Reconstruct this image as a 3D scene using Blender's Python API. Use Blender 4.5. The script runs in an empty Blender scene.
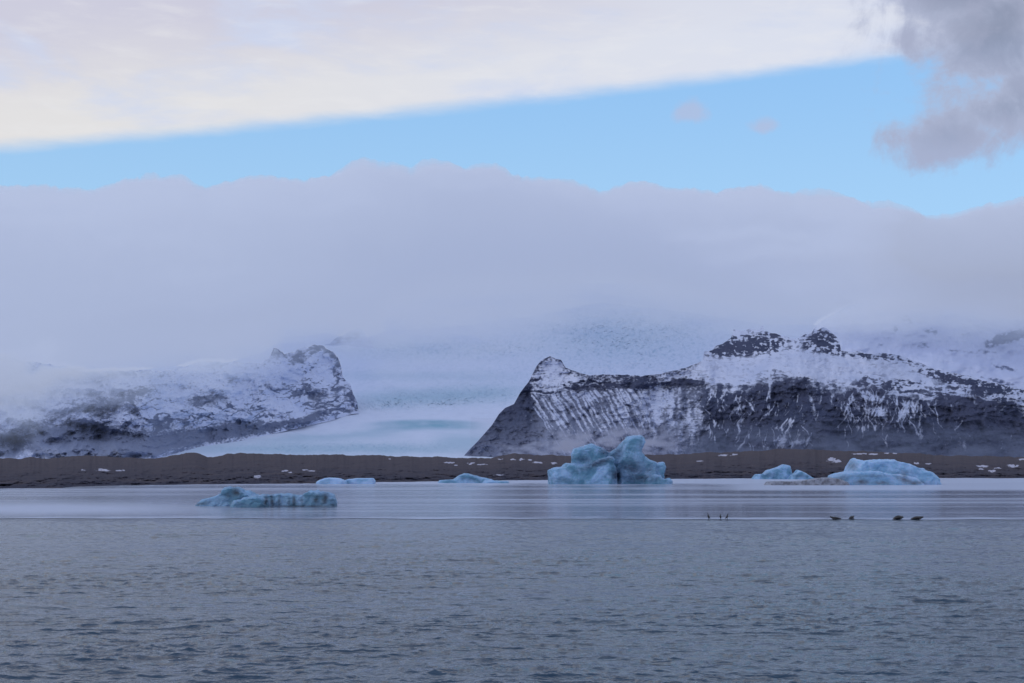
import bpy, bmesh, math, random
import numpy as np
from mathutils import Vector

SC = bpy.context.scene
COL = SC.collection
R = math.radians
W, H = 1024, 683
F = 1422.0
HOR = 472.0                       # pixel row of the horizon in the photograph
CAM_Z = 5.0
PITCH = math.atan((HOR - H / 2) / F)
cP, sP = math.cos(PITCH), math.sin(PITCH)

# ---------------------------------------------------------------- helpers
def lin(r, g, b, a=1.0):
    f = lambda c: (c / 255 / 12.92) if c / 255 <= .04045 else ((c / 255 + .055) / 1.055) ** 2.4
    return (f(r), f(g), f(b), a)

def ae(px, py):
    """direction of a point of the view as the slopes X/Y and Z/Y"""
    dx = np.asarray(px, float) - W / 2
    v = H / 2 - np.asarray(py, float)
    d = F * cP - v * sP
    return dx / d, (F * sP + v * cP) / d

def at(px, py, Y):
    a, e = ae(px, py)
    return (float(a) * Y, Y, CAM_Z + float(e) * Y)

def waterY(py):
    _, e = ae(512, py)
    return -CAM_Z / float(e)

def to_px(a, e):
    # inverse of ae
    d = 1.0
    fwd = cP + e * sP
    up = -sP + e * cP
    return W / 2 + F * a / fwd, H / 2 - F * up / fwd

_rng = np.random.RandomState(11)
_P = _rng.permutation(4096)
_ang = _rng.rand(4096) * 2 * np.pi
_GX, _GY = np.cos(_ang), np.sin(_ang)
def pn(x, y, s=0):
    x = np.asarray(x, float) + s * 17.31; y = np.asarray(y, float) + s * 9.77
    xi = np.floor(x).astype(np.int64); yi = np.floor(y).astype(np.int64)
    xf = x - xi; yf = y - yi
    def h(i, j): return _P[(_P[i & 4095] + j) & 4095]
    def g(i, j, dx, dy):
        k = h(i, j); return _GX[k] * dx + _GY[k] * dy
    u = xf ** 3 * (xf * (xf * 6 - 15) + 10); v = yf ** 3 * (yf * (yf * 6 - 15) + 10)
    a = g(xi, yi, xf, yf); b = g(xi + 1, yi, xf - 1, yf)
    c = g(xi, yi + 1, xf, yf - 1); d = g(xi + 1, yi + 1, xf - 1, yf - 1)
    return (a + u * (b - a) + v * ((c + u * (d - c)) - (a + u * (b - a)))) * 1.5
def fbm(x, y, o=5, s=0, g=.5):
    r = 0; am = 1; t = 0
    for k in range(o):
        r = r + am * pn(x * 2 ** k, y * 2 ** k, s + k * 3.1); t += am; am *= g
    return r / t
def ridged(x, y, o=4, s=0, g=.5):
    r = 0; am = 1; t = 0
    for k in range(o):
        r = r + am * (1 - 2 * np.abs(pn(x * 2 ** k, y * 2 ** k, s + k * 2.3))); t += am; am *= g
    return r / t
def sst(a, b, x):
    t = np.clip((x - a) / (b - a), 0, 1); return t * t * (3 - 2 * t)
def curve(pts):
    xs = np.array([p[0] for p in pts], float); ys = np.array([p[1] for p in pts], float)
    return lambda x: np.interp(x, xs, ys)

def link(name, me, mat=None, parent=None, smooth=True):
    o = bpy.data.objects.new(name, me); COL.objects.link(o)
    if mat: me.materials.append(mat)
    if parent: o.parent = parent
    if smooth: me.polygons.foreach_set('use_smooth', [True] * len(me.polygons))
    return o
def tag(o, label=None, cat=None, group=None, kind=None):
    if label: o['label'] = label
    if cat: o['category'] = cat
    if group: o['group'] = group
    if kind: o['kind'] = kind
    return o

def grid_mesh(name, X, Y, Z, attrs=None, flip=False):
    n, m = X.shape
    co = np.stack([X, Y, Z], -1).reshape(-1, 3).astype(np.float32)
    idx = np.arange(n * m).reshape(n, m)
    q = np.stack([idx[:-1, :-1], idx[:-1, 1:], idx[1:, 1:], idx[1:, :-1]], -1).reshape(-1, 4)
    if flip: q = q[:, ::-1]
    me = bpy.data.meshes.new(name)
    me.vertices.add(len(co)); me.vertices.foreach_set('co', co.ravel())
    me.loops.add(q.size); me.loops.foreach_set('vertex_index', q.astype(np.int32).ravel())
    me.polygons.add(len(q))
    me.polygons.foreach_set('loop_start', np.arange(0, q.size, 4, dtype=np.int32))
    me.update(calc_edges=True)
    for k, v in (attrs or {}).items():
        a = me.attributes.new(k, 'FLOAT', 'POINT'); a.data.foreach_set('value', v.astype(np.float32).ravel())
    return me

class NT:
    """small node-tree writer"""
    def __init__(s, tree): s.t = tree; s.n = tree.nodes; s.l = tree.links; s.n.clear()
    def new(s, kind, **kw):
        nd = s.n.new(kind)
        ins = kw.pop('ins', {})
        for k, v in kw.items(): setattr(nd, k, v)
        for k, v in ins.items(): s.put(nd.inputs[k], v)
        return nd
    def put(s, sock, v):
        if isinstance(v, bpy.types.NodeSocket): s.l.new(v, sock)
        elif v is not None:
            if isinstance(v, (int, float)) and hasattr(sock.default_value, '__len__'):
                sock.default_value = [v] * len(sock.default_value)
            else: sock.default_value = v
    def m(s, op, a, b=None, c=None, clamp=False):
        nd = s.n.new('ShaderNodeMath'); nd.operation = op; nd.use_clamp = clamp
        s.put(nd.inputs[0], a)
        if b is not None: s.put(nd.inputs[1], b)
        if c is not None: s.put(nd.inputs[2], c)
        return nd.outputs[0]
    def step(s, a, b, x, lo=0., hi=1.):
        nd = s.n.new('ShaderNodeMapRange'); nd.interpolation_type = 'SMOOTHSTEP'
        for k, v in zip((0, 1, 2, 3, 4), (x, a, b, lo, hi)): s.put(nd.inputs[k], v)
        return nd.outputs[0]
    def mix(s, f, a, b):
        nd = s.n.new('ShaderNodeMix'); nd.data_type = 'RGBA'
        s.put(nd.inputs[0], f); s.put(nd.inputs[6], a); s.put(nd.inputs[7], b)
        return nd.outputs[2]
    def noise(s, vec, scale, detail=4, rough=.5, dist=0.):
        nd = s.n.new('ShaderNodeTexNoise')
        s.put(nd.inputs['Vector'], vec); s.put(nd.inputs['Scale'], scale)
        nd.inputs['Detail'].default_value = detail; nd.inputs['Roughness'].default_value = rough
        nd.inputs['Distortion'].default_value = dist
        return nd.outputs[0]
    def mapv(s, vec, scale=(1, 1, 1), loc=(0, 0, 0), rot=(0, 0, 0)):
        nd = s.n.new('ShaderNodeMapping'); s.put(nd.inputs[0], vec)
        nd.inputs['Scale'].default_value = scale; nd.inputs['Location'].default_value = loc
        nd.inputs['Rotation'].default_value = rot
        return nd.outputs[0]
    def attr(s, name):
        nd = s.n.new('ShaderNodeAttribute'); nd.attribute_name = name; return nd.outputs['Fac']
    def pos(s): return s.n.new('ShaderNodeNewGeometry').outputs['Position']

def material(name):
    m = bpy.data.materials.new(name); m.use_nodes = True
    return m, NT(m.node_tree)
def finish(nt, shader, volume=None):
    o = nt.new('ShaderNodeOutputMaterial')
    if shader: nt.l.new(shader, o.inputs[0])
    if volume: nt.l.new(volume, o.inputs[1])

# ---------------------------------------------------------------- render settings, camera
cyc = SC.cycles
cyc.use_denoising = True
cyc.max_bounces = 8; cyc.diffuse_bounces = 2; cyc.glossy_bounces = 3; cyc.transmission_bounces = 4
cyc.volume_bounces = 2; cyc.transparent_max_bounces = 12
cyc.volume_step_rate = 1.0
SC.view_settings.view_transform = 'Standard'; SC.view_settings.look = 'None'
SC.view_settings.exposure = 0; SC.view_settings.gamma = 1
cam = bpy.data.cameras.new('camera'); co = bpy.data.objects.new('camera', cam); COL.objects.link(co)
cam.sensor_width = 36; cam.lens = F / W * 36; cam.clip_start = .5; cam.clip_end = 200000
co.location = (0, 0, CAM_Z); co.rotation_euler = (R(90) + PITCH, 0, 0)
SC.camera = co

# ---------------------------------------------------------------- light
SUN_EL, SUN_AZ = R(14), R(-125)          # azimuth clockwise from +Y: behind the camera, to the left
sun = bpy.data.lights.new('sun', 'SUN'); so = bpy.data.objects.new('sun', sun); COL.objects.link(so)
sun.energy = .6; sun.angle = R(14); sun.color = (1, .97, .96)
d = Vector((math.sin(SUN_AZ) * math.cos(SUN_EL), math.cos(SUN_AZ) * math.cos(SUN_EL), math.sin(SUN_EL)))
so.rotation_euler = d.to_track_quat('Z', 'Y').to_euler(); so.location = (-60, -60, 60)

# ---------------------------------------------------------------- sky
world = bpy.data.worlds.new('World'); SC.world = world; world.use_nodes = True
nt = NT(world.node_tree)
D = nt.new('ShaderNodeTexCoord').outputs['Generated']
sep = nt.new('ShaderNodeSeparateXYZ', ins={0: D})
az = nt.m('ARCTAN2', sep.outputs[0], sep.outputs[1])
el = nt.m('ARCSINE', sep.outputs[2])
vec = nt.new('ShaderNodeCombineXYZ', ins={0: az, 1: el}).outputs[0]
sky = nt.new('ShaderNodeTexSky', sky_type='NISHITA', sun_disc=False, sun_elevation=SUN_EL, sun_rotation=SUN_AZ, air_density=1.0, dust_density=.3, ozone_density=1.5)
skc = nt.new('ShaderNodeVectorMath', operation='MULTIPLY', ins={0: sky.outputs[0], 1: (.066, .094, .136)}).outputs[0]
blue_grad = nt.step(.16, .30, el)
skc = nt.mix(.80, skc, nt.mix(blue_grad, lin(174, 216, 252), lin(156, 205, 252)))
c = skc
# high cloud sheet, its lower edge rising to the right
edge = nt.m('ADD', nt.m('MULTIPLY_ADD', az, .1015, .2587), nt.m('MULTIPLY', nt.m('MULTIPLY', az, az), -.0813))
edge = nt.m('MAXIMUM', edge, .19)
nz = nt.noise(nt.mapv(vec, (5, 16, 1), rot=(0, 0, R(-6))), 1.4, 6, .55, .4)
nzf = nt.noise(nt.mapv(vec, (14, 60, 1), rot=(0, 0, R(-6))), 1.6, 5, .6, .3)
ed = nt.m('SUBTRACT', el, edge)
edn = nt.m('ADD', ed, nt.m('MULTIPLY', nt.m('SUBTRACT', nzf, .5), .007))
m_str = nt.step(-.006, .008, edn)
azl = nt.step(-.36, .25, az)                       # 0 left, 1 right
base = nt.mix(azl, lin(226, 225, 226), lin(219, 224, 238))
up = nt.mix(nt.m('MULTIPLY', nt.step(.015, .085, nt.m('ADD', ed, nt.m('MULTIPLY', nt.m('SUBTRACT', nz, .5), .07))), nt.step(.3, -.15, az, .35, 1.)), base, lin(205, 205, 222))
up = nt.mix(nt.m('MULTIPLY', nt.step(.48, .68, nz), .75), up, lin(204, 215, 240))
up = nt.mix(nt.m('MULTIPLY', nt.step(.45, .8, nzf), .3), up, lin(236, 236, 238))
up = nt.mix(nt.step(.31, .6, el), up, lin(152, 170, 206))
c = nt.mix(m_str, c, up)
# dark cloud at the right
def blob(px, py, rx, ry):
    a, e = ae(px, py); a0 = math.atan(float(a)); e0 = math.atan(float(e))
    dx = nt.m('DIVIDE', nt.m('SUBTRACT', az, a0), rx / F); dy = nt.m('DIVIDE', nt.m('SUBTRACT', el, e0), ry / F)
    r2 = nt.m('ADD', nt.m('MULTIPLY', dx, dx), nt.m('MULTIPLY', dy, dy))
    return nt.m('SUBTRACT', 1.0, nt.m('SQRT', r2))
nd1 = nt.noise(vec, 17, 8, .62, .8)
nd2 = nt.noise(nt.mapv(vec, (1, 1, 1), (3, 1, 0)), 42, 6, .6, .2)
bb = nt.m('MAXIMUM', blob(1000, 55, 135, 75), blob(960, 15, 95, 60))
bb = nt.m('MAXIMUM', bb, nt.m('SUBTRACT', blob(1010, 130, 115, 60), .05))
bb = nt.m('MAXIMUM', bb, nt.m('SUBTRACT', blob(960, 155, 95, 42), .12))
bb = nt.m('ADD', bb, nt.m('MULTIPLY', nt.m('SUBTRACT', nd1, .5), 1.5))
bb = nt.m('ADD', bb, nt.m('MULTIPLY', nt.m('SUBTRACT', nd2, .5), 1.0))
m_dk = nt.step(-.06, .50, bb)
dk = nt.mix(nt.step(.25, 1.1, bb), lin(174, 182, 208), lin(140, 150, 176))
dk = nt.mix(nt.step(.20, .25, el), lin(166, 176, 206), dk)
dk = nt.mix(nt.m('MULTIPLY', nt.step(.45, .7, nd2), .5), dk, lin(168, 174, 200))
# small wisps
ws = nt.m('MAXIMUM', blob(690, 114, 26, 16), nt.m('SUBTRACT', blob(764, 132, 26, 12), .12))
ws = nt.m('ADD', ws, nt.m('MULTIPLY', nt.m('SUBTRACT', nd2, .5), 1.6))
c = nt.mix(nt.m('MULTIPLY', nt.step(.1, .8, ws), .7), c, lin(180, 190, 220))
c = nt.mix(nt.m('MULTIPLY', m_dk, .96), c, dk)
# haze band on the horizon, behind the cloud bank and all round
c = nt.mix(nt.step(.15, .05, el), c, lin(160, 173, 207))
# the side away from the view is a duller overcast
back = nt.step(.6, 1.6, nt.m('ABSOLUTE', az))
c = nt.mix(nt.m('MULTIPLY', back, .85), c, lin(204, 209, 228))
BG = nt.new('ShaderNodeBackground', ins={0: c, 1: 1.0})
nt.l.new(BG.outputs[0], nt.new('ShaderNodeOutputWorld').inputs[0])

# ---------------------------------------------------------------- terrain materials
def terrain_mat(name, rock, rock2, snow, snow2, scale=1., amp=.50, wid=.27):
    m, nt = material(name)
    p = nt.pos()
    s = nt.attr('snow')
    n1 = nt.noise(nt.mapv(p, (1, .6, 1)), .018 * scale, 6, .62)
    n2 = nt.noise(p, .09 * scale, 4, .6)
    f = nt.m('ADD', s, nt.m('MULTIPLY', nt.m('SUBTRACT', n1, .5), amp))
    f = nt.m('ADD', f, nt.m('MULTIPLY', nt.m('SUBTRACT', n2, .5), amp * .45))
    f = nt.step(.5 - wid, .5 + wid, f)
    n3 = nt.noise(p, .004 * scale, 5, .6)
    rc = nt.mix(nt.step(.35, .65, n3), rock, rock2)
    rc = nt.mix(nt.m('MULTIPLY', nt.attr('tone'), 1.0, clamp=True), rc, snow2)
    scol = nt.mix(nt.step(.3, .7, n3), snow, snow2)
    col = nt.mix(f, rc, scol)
    bs = nt.new('ShaderNodeBsdfPrincipled', ins={'Base Color': col, 'Roughness': .9, 'Specular IOR Level': .15})
    b = nt.new('ShaderNodeBump', ins={'Strength': nt.m('MULTIPLY_ADD', f, -.5, .75), 'Distance': 12. / scale, 'Height': n1})
    nt.l.new(b.outputs[0], bs.inputs['Normal'])
    finish(nt, bs.outputs[0])
    return m

M_massif = terrain_mat('snowy_rock_near', (.040, .052, .104, 1), (.060, .070, .126, 1), (.56, .62, .80, 1), (.46, .53, .73, 1))  # blue distance haze is painted into the rock colours of all three
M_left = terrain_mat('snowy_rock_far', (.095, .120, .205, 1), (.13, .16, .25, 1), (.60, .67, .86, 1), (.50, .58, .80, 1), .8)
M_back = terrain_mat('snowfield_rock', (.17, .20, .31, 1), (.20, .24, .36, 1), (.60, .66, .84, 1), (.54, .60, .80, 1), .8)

def blur(v, n):
    k = np.hanning(2 * n + 3)[1:-1]; k /= k.sum()
    return np.convolve(np.pad(v, n, 'edge'), k, 'valid')
def face(name, x0, x1, y_base, crest, Y0, cot, relief, masks, mat, res=2.0, rows=None, back=900, key='front'):
    """a mountain face as a height surface: crest line, slope and gullies, with its snow cover"""
    nx = int((x1 - x0) * res)
    px = np.linspace(x0, x1, nx)
    cy = crest(px)
    rows = rows or int((np.max(y_base(px) if callable(y_base) else y_base) - cy.min()) * res)
    t = np.linspace(0, 1, rows)[:, None]
    PX = np.broadcast_to(px, (rows, nx)).copy()
    yb = y_base(px) if callable(y_base) else y_base
    w_ = int(14 * res)                        # rows run level past steps in the crest and end on it
    pad = np.pad(cy, w_, 'edge'); low = np.min([pad[k:k + nx] for k in range(2 * w_ + 1)], axis=0)
    low = blur(low, w_) - 1
    low = np.minimum(low, cy)
    PY = np.maximum(yb + (low - yb) * t, cy)
    base_Y = blur(Y0(px), int(16 * res))
    a, e = ae(PX, PY)
    de = np.diff(e, axis=0, prepend=e[:1])
    Y = base_Y[None, :] + np.cumsum(de * base_Y[None, :] * cot(PX, PY), axis=0)
    Y = Y + relief(PX, PY) * sst(0, .06, t) * 1.0
    X = a * Y; Z = CAM_Z + e * Y
    keep_depth(key, px, PY.copy(), Y.copy())
    s, tone = masks(PX, PY)
    # the far side, falling away behind the crest
    k = 12
    tt = np.linspace(0, 1, k + 1)[1:, None]
    Xb = X[-1] + tt * (X[-1] / Y[-1]) * back; Yb = Y[-1] + tt * back
    Zb = Z[-1] - tt ** 1.5 * (back * .75) + fbm(PX[:k] / 30, tt * 4 + 0 * PX[:k], 4) * 25 * tt
    X = np.vstack([X, Xb]); Y = np.vstack([Y, Yb]); Z = np.vstack([Z, np.maximum(Zb, -20)])
    s = np.vstack([s, np.repeat(s[-1:], k, 0)]); tone = np.vstack([tone, np.repeat(tone[-1:], k, 0)])
    return link(name, grid_mesh(name, X, Y, Z, {'snow': s, 'tone': tone}), mat)

def spot(PX, PY, x, y, rx, ry, rot=0.):
    c, s = math.cos(rot), math.sin(rot)
    dx = (PX - x) * c + (PY - y) * s; dy = -(PX - x) * s + (PY - y) * c
    return np.exp(-((dx / rx) ** 2 + (dy / ry) ** 2))

Yc = curve([(-40, 4600), (0, 5600), (6, 6200), (30, 8200), (40, 8900), (52, 9700), (62, 10100), (80, 11200), (100, 12200), (120, 13600), (163, 16500), (300, 20000)])
DEPTH = {}                                  # depth of each terrain surface along the rays of view, for laying mist on it
def keep_depth(key, px, PY, Y): DEPTH[key] = (px, PY, Y)
def depth_at(key, PX, PY):
    px, py, Y = DEPTH[key]
    out = np.full(PX.shape, np.nan)
    ci = np.clip(np.round(np.interp(PX[0], px, np.arange(len(px)))).astype(int), 0, len(px) - 1)
    for j in range(PX.shape[1]):
        if not (px[0] <= PX[0, j] <= px[-1]): continue
        yy = py[:, ci[j]]; zz = Y[:, ci[j]]
        kk = np.concatenate([[True], np.diff(yy) < -1e-6])
        out[:, j] = np.interp(-PY[:, j], -yy[kk], zz[kk], left=np.nan, right=np.nan)
    return out

# ---------------------------------------------------------------- front massif (right)
_crest_r = curve([(440, 470), (462, 458), (470, 449), (478, 441), (485, 433), (492, 425), (499, 414), (505, 408), (514, 404), (520, 393), (527, 384),
                  (531, 377), (535, 369), (540, 362), (545, 358), (550, 356), (556, 359), (561, 360), (566, 368), (575, 371), (588, 375),
                  (620, 374.5), (640, 376), (660, 374), (672, 371), (685, 368), (696, 364), (703, 360), (704, 352), (712, 350), (716, 346), (722, 344),
                  (731, 338), (733, 330), (742, 331), (750, 328.5), (757, 330), (760, 330), (761, 326), (763, 326), (764, 331), (772, 333),
                  (784, 336), (797, 339), (806, 334), (811, 334), (814, 329), (818, 330), (822, 327), (826, 328), (832, 333), (839, 340), (841, 350),
                  (852, 352), (862, 351), (868, 354), (885, 353), (902, 356), (920, 363), (945, 372), (962, 374), (985, 381), (1024, 389), (1100, 405), (1250, 440)])
def crest_r(x):
    return _crest_r(x) + fbm(x / 9, 0 * x, 4, 5) * 1.5 * sst(500, 540, x)
_yb = curve([(500, 300), (700, 372), (715, 386), (735, 388), (760, 381), (785, 376), (800, 376), (815, 383), (830, 388), (850, 385), (870, 386), (885, 392),
             (905, 396), (925, 398), (945, 398), (960, 394), (975, 393), (1000, 402), (1024, 408), (1200, 450)])
def gullies(PX, PY):
    rg = np.random.RandomState(3); g = np.zeros(PX.shape); px = PX[0]
    for i in range(230):
        r = rg.rand()
        if r < .30: x0, y0, ln = rg.uniform(735, 810), rg.uniform(392, 440), rg.uniform(6, 18)
        elif r < .62: x0, y0, ln = rg.uniform(845, 935), rg.uniform(386, 418), rg.uniform(10, 34)
        elif r < .75: x0, y0, ln = rg.uniform(700, 740), rg.uniform(392, 440), rg.uniform(5, 14)
        else: x0, y0, ln = rg.uniform(700, 1200), rg.uniform(388, 445), rg.uniform(6, 22)
        sl = rg.uniform(-.55, .55); wd = rg.uniform(.5, 1.1); am = rg.uniform(.35, 1.); ph = rg.uniform(0, 6)
        a, b = np.searchsorted(px, [x0 - 35, x0 + 35])
        if b <= a: continue
        y = PY[:, a:b] - y0; xc = x0 + sl * y + 1.8 * np.sin(y / 5 + ph) + .8 * np.sin(y / 2.1 + 2 * ph)
        g[:, a:b] = np.maximum(g[:, a:b], am * np.exp(-((PX[:, a:b] - xc) / (wd * (.7 + .8 * np.clip(y / ln, 0, 1)))) ** 2) * sst(-2, 2, y) * sst(ln + 5, ln * .4, y))
    return g
def masks_r(PX, PY):
    n = fbm(PX / 16, PY / 8, 5, 1); nf = fbm(PX / 5, PY / 4, 4, 2); hf = fbm(PX / 2.4, PY / 1.7, 3, 8)
    hv = fbm((PX + 4 * n) / 2.0, PY / 5.5, 3, 13) + .5 * fbm(PX / 12, PY / 9, 3, 14)
    dip = PY - .10 * (PX - 700) * (PX > 700) + n * 5
    strata = ridged(PX / 55, dip / 4.2, 4, 3)
    cr = _crest_r(PX)
    # snow cap right of x~700
    cap = sst(11, -10, PY - _yb(PX) + n * 11 + 3 * nf)
    s = -.05 + 1.12 * cap
    # band of outcrops inside the cap
    oc = (.9 * spot(PX, PY, 740, 345, 42, 9, -.1) * (ridged(PX / 30, (PY + .15 * PX) / 5, 3, 7) > .1)
          + 1.1 * spot(PX, PY, 822, 340, 17, 9, .25) + .7 * spot(PX, PY, 748, 350, 26, 3.5)
          + .55 * spot(PX, PY, 775, 335, 14, 2.5)
          + .75 * spot(PX, PY, 875, 356, 45, 3.0, .10) + .8 * spot(PX, PY, 945, 377, 30, 4, .30)
          + .5 * spot(PX, PY, 905, 384, 14, 4) + .75 * spot(PX, PY, 995, 388, 40, 5, .22) + .6 * spot(PX, PY, 960, 366, 14, 3, .3))
    s = s - oc * (.80 + 1.1 * nf + .35 * strata + .6 * hf) - .42 * cap * sst(.30, .75, strata + nf) - .35 * cap * sst(22, 4, _yb(PX) - PY) * sst(.0, .6, strata + .6 * hf) * sst(840, 880, PX)
    s = s + np.where((PX > 690), .24 * sst(30, 3, PY - _yb(PX)) * sst(.25, .8, ridged(PX / 9 + PY / 40, PY / 26, 3, 9)) * (1 - cap), 0)
    # left part: strata on the crest, striped talus below
    L = sst(712, 690, PX)
    crestrock = .33 + .75 * (strata - .1) * sst(0, 8, PY - cr) + .45 * nf + .45 * hf
    crestrock -= .62 * spot(PX, PY, 640, 385, 75, 6, -.04)
    crestrock += .38 * spot(PX, PY, 552, 366, 9, 8) + .25 * spot(PX, PY, 690, 375, 40, 8) + .25 * spot(PX, PY, 560, 378, 25, 8)
    k = np.interp(PX, [540, 600, 640, 665, 690, 720], [.75, .62, .5, .25, .05, -.1])
    q = (PX - k * (PY - 390)) + n * 2.5
    stripes = .42 + .80 * fbm(q / 2.6, PY / 34, 3, 21) + .22 * np.sin(q / 1.1 + 5 * fbm(q / 14, PY / 50, 3, 25)) + .3 * nf + .3 * hf
    fans = ridged((PX - 600 + 5 * n) / 13, (PY - 380) / 70, 2, 12)
    fan2 = .30 + .9 * (ridged((PX - 600 + 6 * n) / 17, (PY - 350) / 95, 3, 12) - .2) + .4 * nf + .4 * hf
    fm = sst(628, 668, PX)
    stn = ridged(PX / 60, (PY - .06 * PX) / 3.2, 3, 15)
    fan2 = fan2 - .5 * (stn - .3) * sst(672, 690, PX)
    stripes = stripes * (1 - fm) + fan2 * fm
    stripes = stripes + .22 * (fans - .3) + .3 * spot(PX, PY, 640, 400, 50, 12) - .35 * sst(415, 440, PY + n * 12)
    talus = sst(386, 396, PY + n * 8 + .05 * (PX - 620))
    left = crestrock * (1 - talus) + stripes * talus
    left = left - .35 * sst(8, 0, np.abs(PY - 405 - n * 8)) * sst(560, 600, PX) * sst(640, 600, PX)
    # dark shoulder on the far left
    edgeline = np.interp(PY, [355, 385, 410, 430, 460], [524, 527, 534, 548, 560])
    left = left - .75 * sst(6, -6, PX - edgeline + n * 8)
    s = s * (1 - L) + left * L
    # snow streaks in the gullies of the dark face
    low = sst(-2, 10, PY - _yb(PX)) * (1 - L) 
    wx = 16 * fbm(PX / 34, PY / 26, 3, 33)
    g1 = ridged((PX + wx + .6 * (PY - 400) * np.sin(PX / 37)) / 15, PY / 30, 5, 31, .6)
    cov = .55 * spot(PX, PY, 880, 405, 50, 26) + .35 * spot(PX, PY, 765, 425, 55, 26) + .12 * spot(PX, PY, 960, 430, 50, 18) + .22 * spot(PX, PY, 700, 420, 30, 30)+ .45 * spot(PX, PY, 715, 400, 22, 14)
    s = s + low * ((sst(.35, .85, g1) * (.14 + cov * .7)) + .16 * nf + .18 * hf - .04 + (.22 + .35 * cov) * np.clip(hv + .1, -.2, 1) + cov * .10)
    s = s + .62 * low * gullies(PX, PY)
    for (x, y, rx, ry, rot) in [(752 + 30, 440, 4, 9, .4), (800, 442, 7, 3, 0), (883, 415, 3, 22, -.25), (920, 430, 3, 14, -.2), (905, 412, 4, 16, .35), (770, 392, 2, 12, 0), (812, 402, 2, 14, -.3), (963, 445, 4, 9, -.6)]:
        s = s + low * .42 * spot(PX, PY, x, y, rx, ry, rot)
    bm = sst(433, 458, PY + 5 * n)
    tone = .10 * bm + .13 * sst(405, 440, PY) * L + .05 * np.clip(nf + .3, 0, 1)  # paler towards the foot, haze mixed into the rock colour
    tone = tone + .24 * L * talus * sst(526, 548, PX)
    return s, np.clip(tone, 0, 1)
def relief_r(PX, PY):
    k = np.interp(PX, [540, 600, 640, 665, 690, 720], [.75, .62, .5, .25, .05, -.1])
    g = ridged((PX - k * (PY - 390) + 14 * fbm(PX / 30, PY / 22, 3, 33)) / 16, PY / 50, 4, 31)
    return -g * 34 * sst(375, 400, PY) + fbm(PX / 60, PY / 45, 5, 41) * 130 + fbm(PX / 9, PY / 5, 4, 42) * (12 + 16 * np.maximum(sst(0, 14, PY - _yb(PX)), sst(720, 680, PX)))
def cot_r(PX, PY):
    c = 1.05 + 1.5 * sst(8, -10, PY - _yb(PX)) * sst(670, 730, PX)
    c = c - .55 * spot(PX, PY, 640, 385, 80, 6)
    return c + .35 * (pn(PX / 40, PY / 6, 51))
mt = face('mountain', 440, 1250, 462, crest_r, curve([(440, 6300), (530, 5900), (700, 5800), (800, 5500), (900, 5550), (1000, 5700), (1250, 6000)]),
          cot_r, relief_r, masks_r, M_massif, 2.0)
tag(mt, 'dark rocky massif with a snow cap and striped scree rising on the right', 'mountain', kind='structure')

# ---------------------------------------------------------------- snowy mountain behind it
_crest_b = curve([(760, 372), (800, 345), (820, 322), (850, 305), (880, 300), (905, 296), (950, 305), (1024, 298), (1250, 300)])
def masks_b(PX, PY):
    n = fbm(PX / 14, PY / 8, 5, 61); nf = fbm(PX / 5, PY / 3, 4, 62)
    s = .98 + .0 * PX
    for (x, y, rx, ry, rot, w) in [(905, 318, 10, 4, .5, .8), (896, 328, 3, 9, .2, .7), (930, 331, 12, 4, .2, .7), (922, 345, 14, 4, -.1, .55),
                                   (1015, 335, 26, 6, -.25, 1.1), (1000, 341, 14, 4, -.3, .8), (855, 308, 8, 3, 0, .5), (965, 334, 12, 3, 0, .5),
                                   (960, 352, 30, 3, .1, .45), (1005, 368, 16, 3, .2, .8), (1000, 382, 24, 4, .25, .7), (880, 345, 16, 3, 0, .4), (990, 352, 14, 2.5, .1, .5)]:
        s = s - w * spot(PX, PY, x, y, rx, ry, rot) * (.9 + 1.2 * nf)
    return 1.12 * s - .10 * sst(.2, .7, nf + n * .5), 0 * PX
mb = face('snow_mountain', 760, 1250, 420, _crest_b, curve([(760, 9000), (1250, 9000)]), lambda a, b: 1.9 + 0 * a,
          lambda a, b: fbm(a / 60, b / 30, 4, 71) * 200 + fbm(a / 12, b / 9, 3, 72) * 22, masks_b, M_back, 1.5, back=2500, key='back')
tag(mb, 'white snowfield mountain fading into cloud behind the dark massif', 'mountain', kind='structure')

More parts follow.
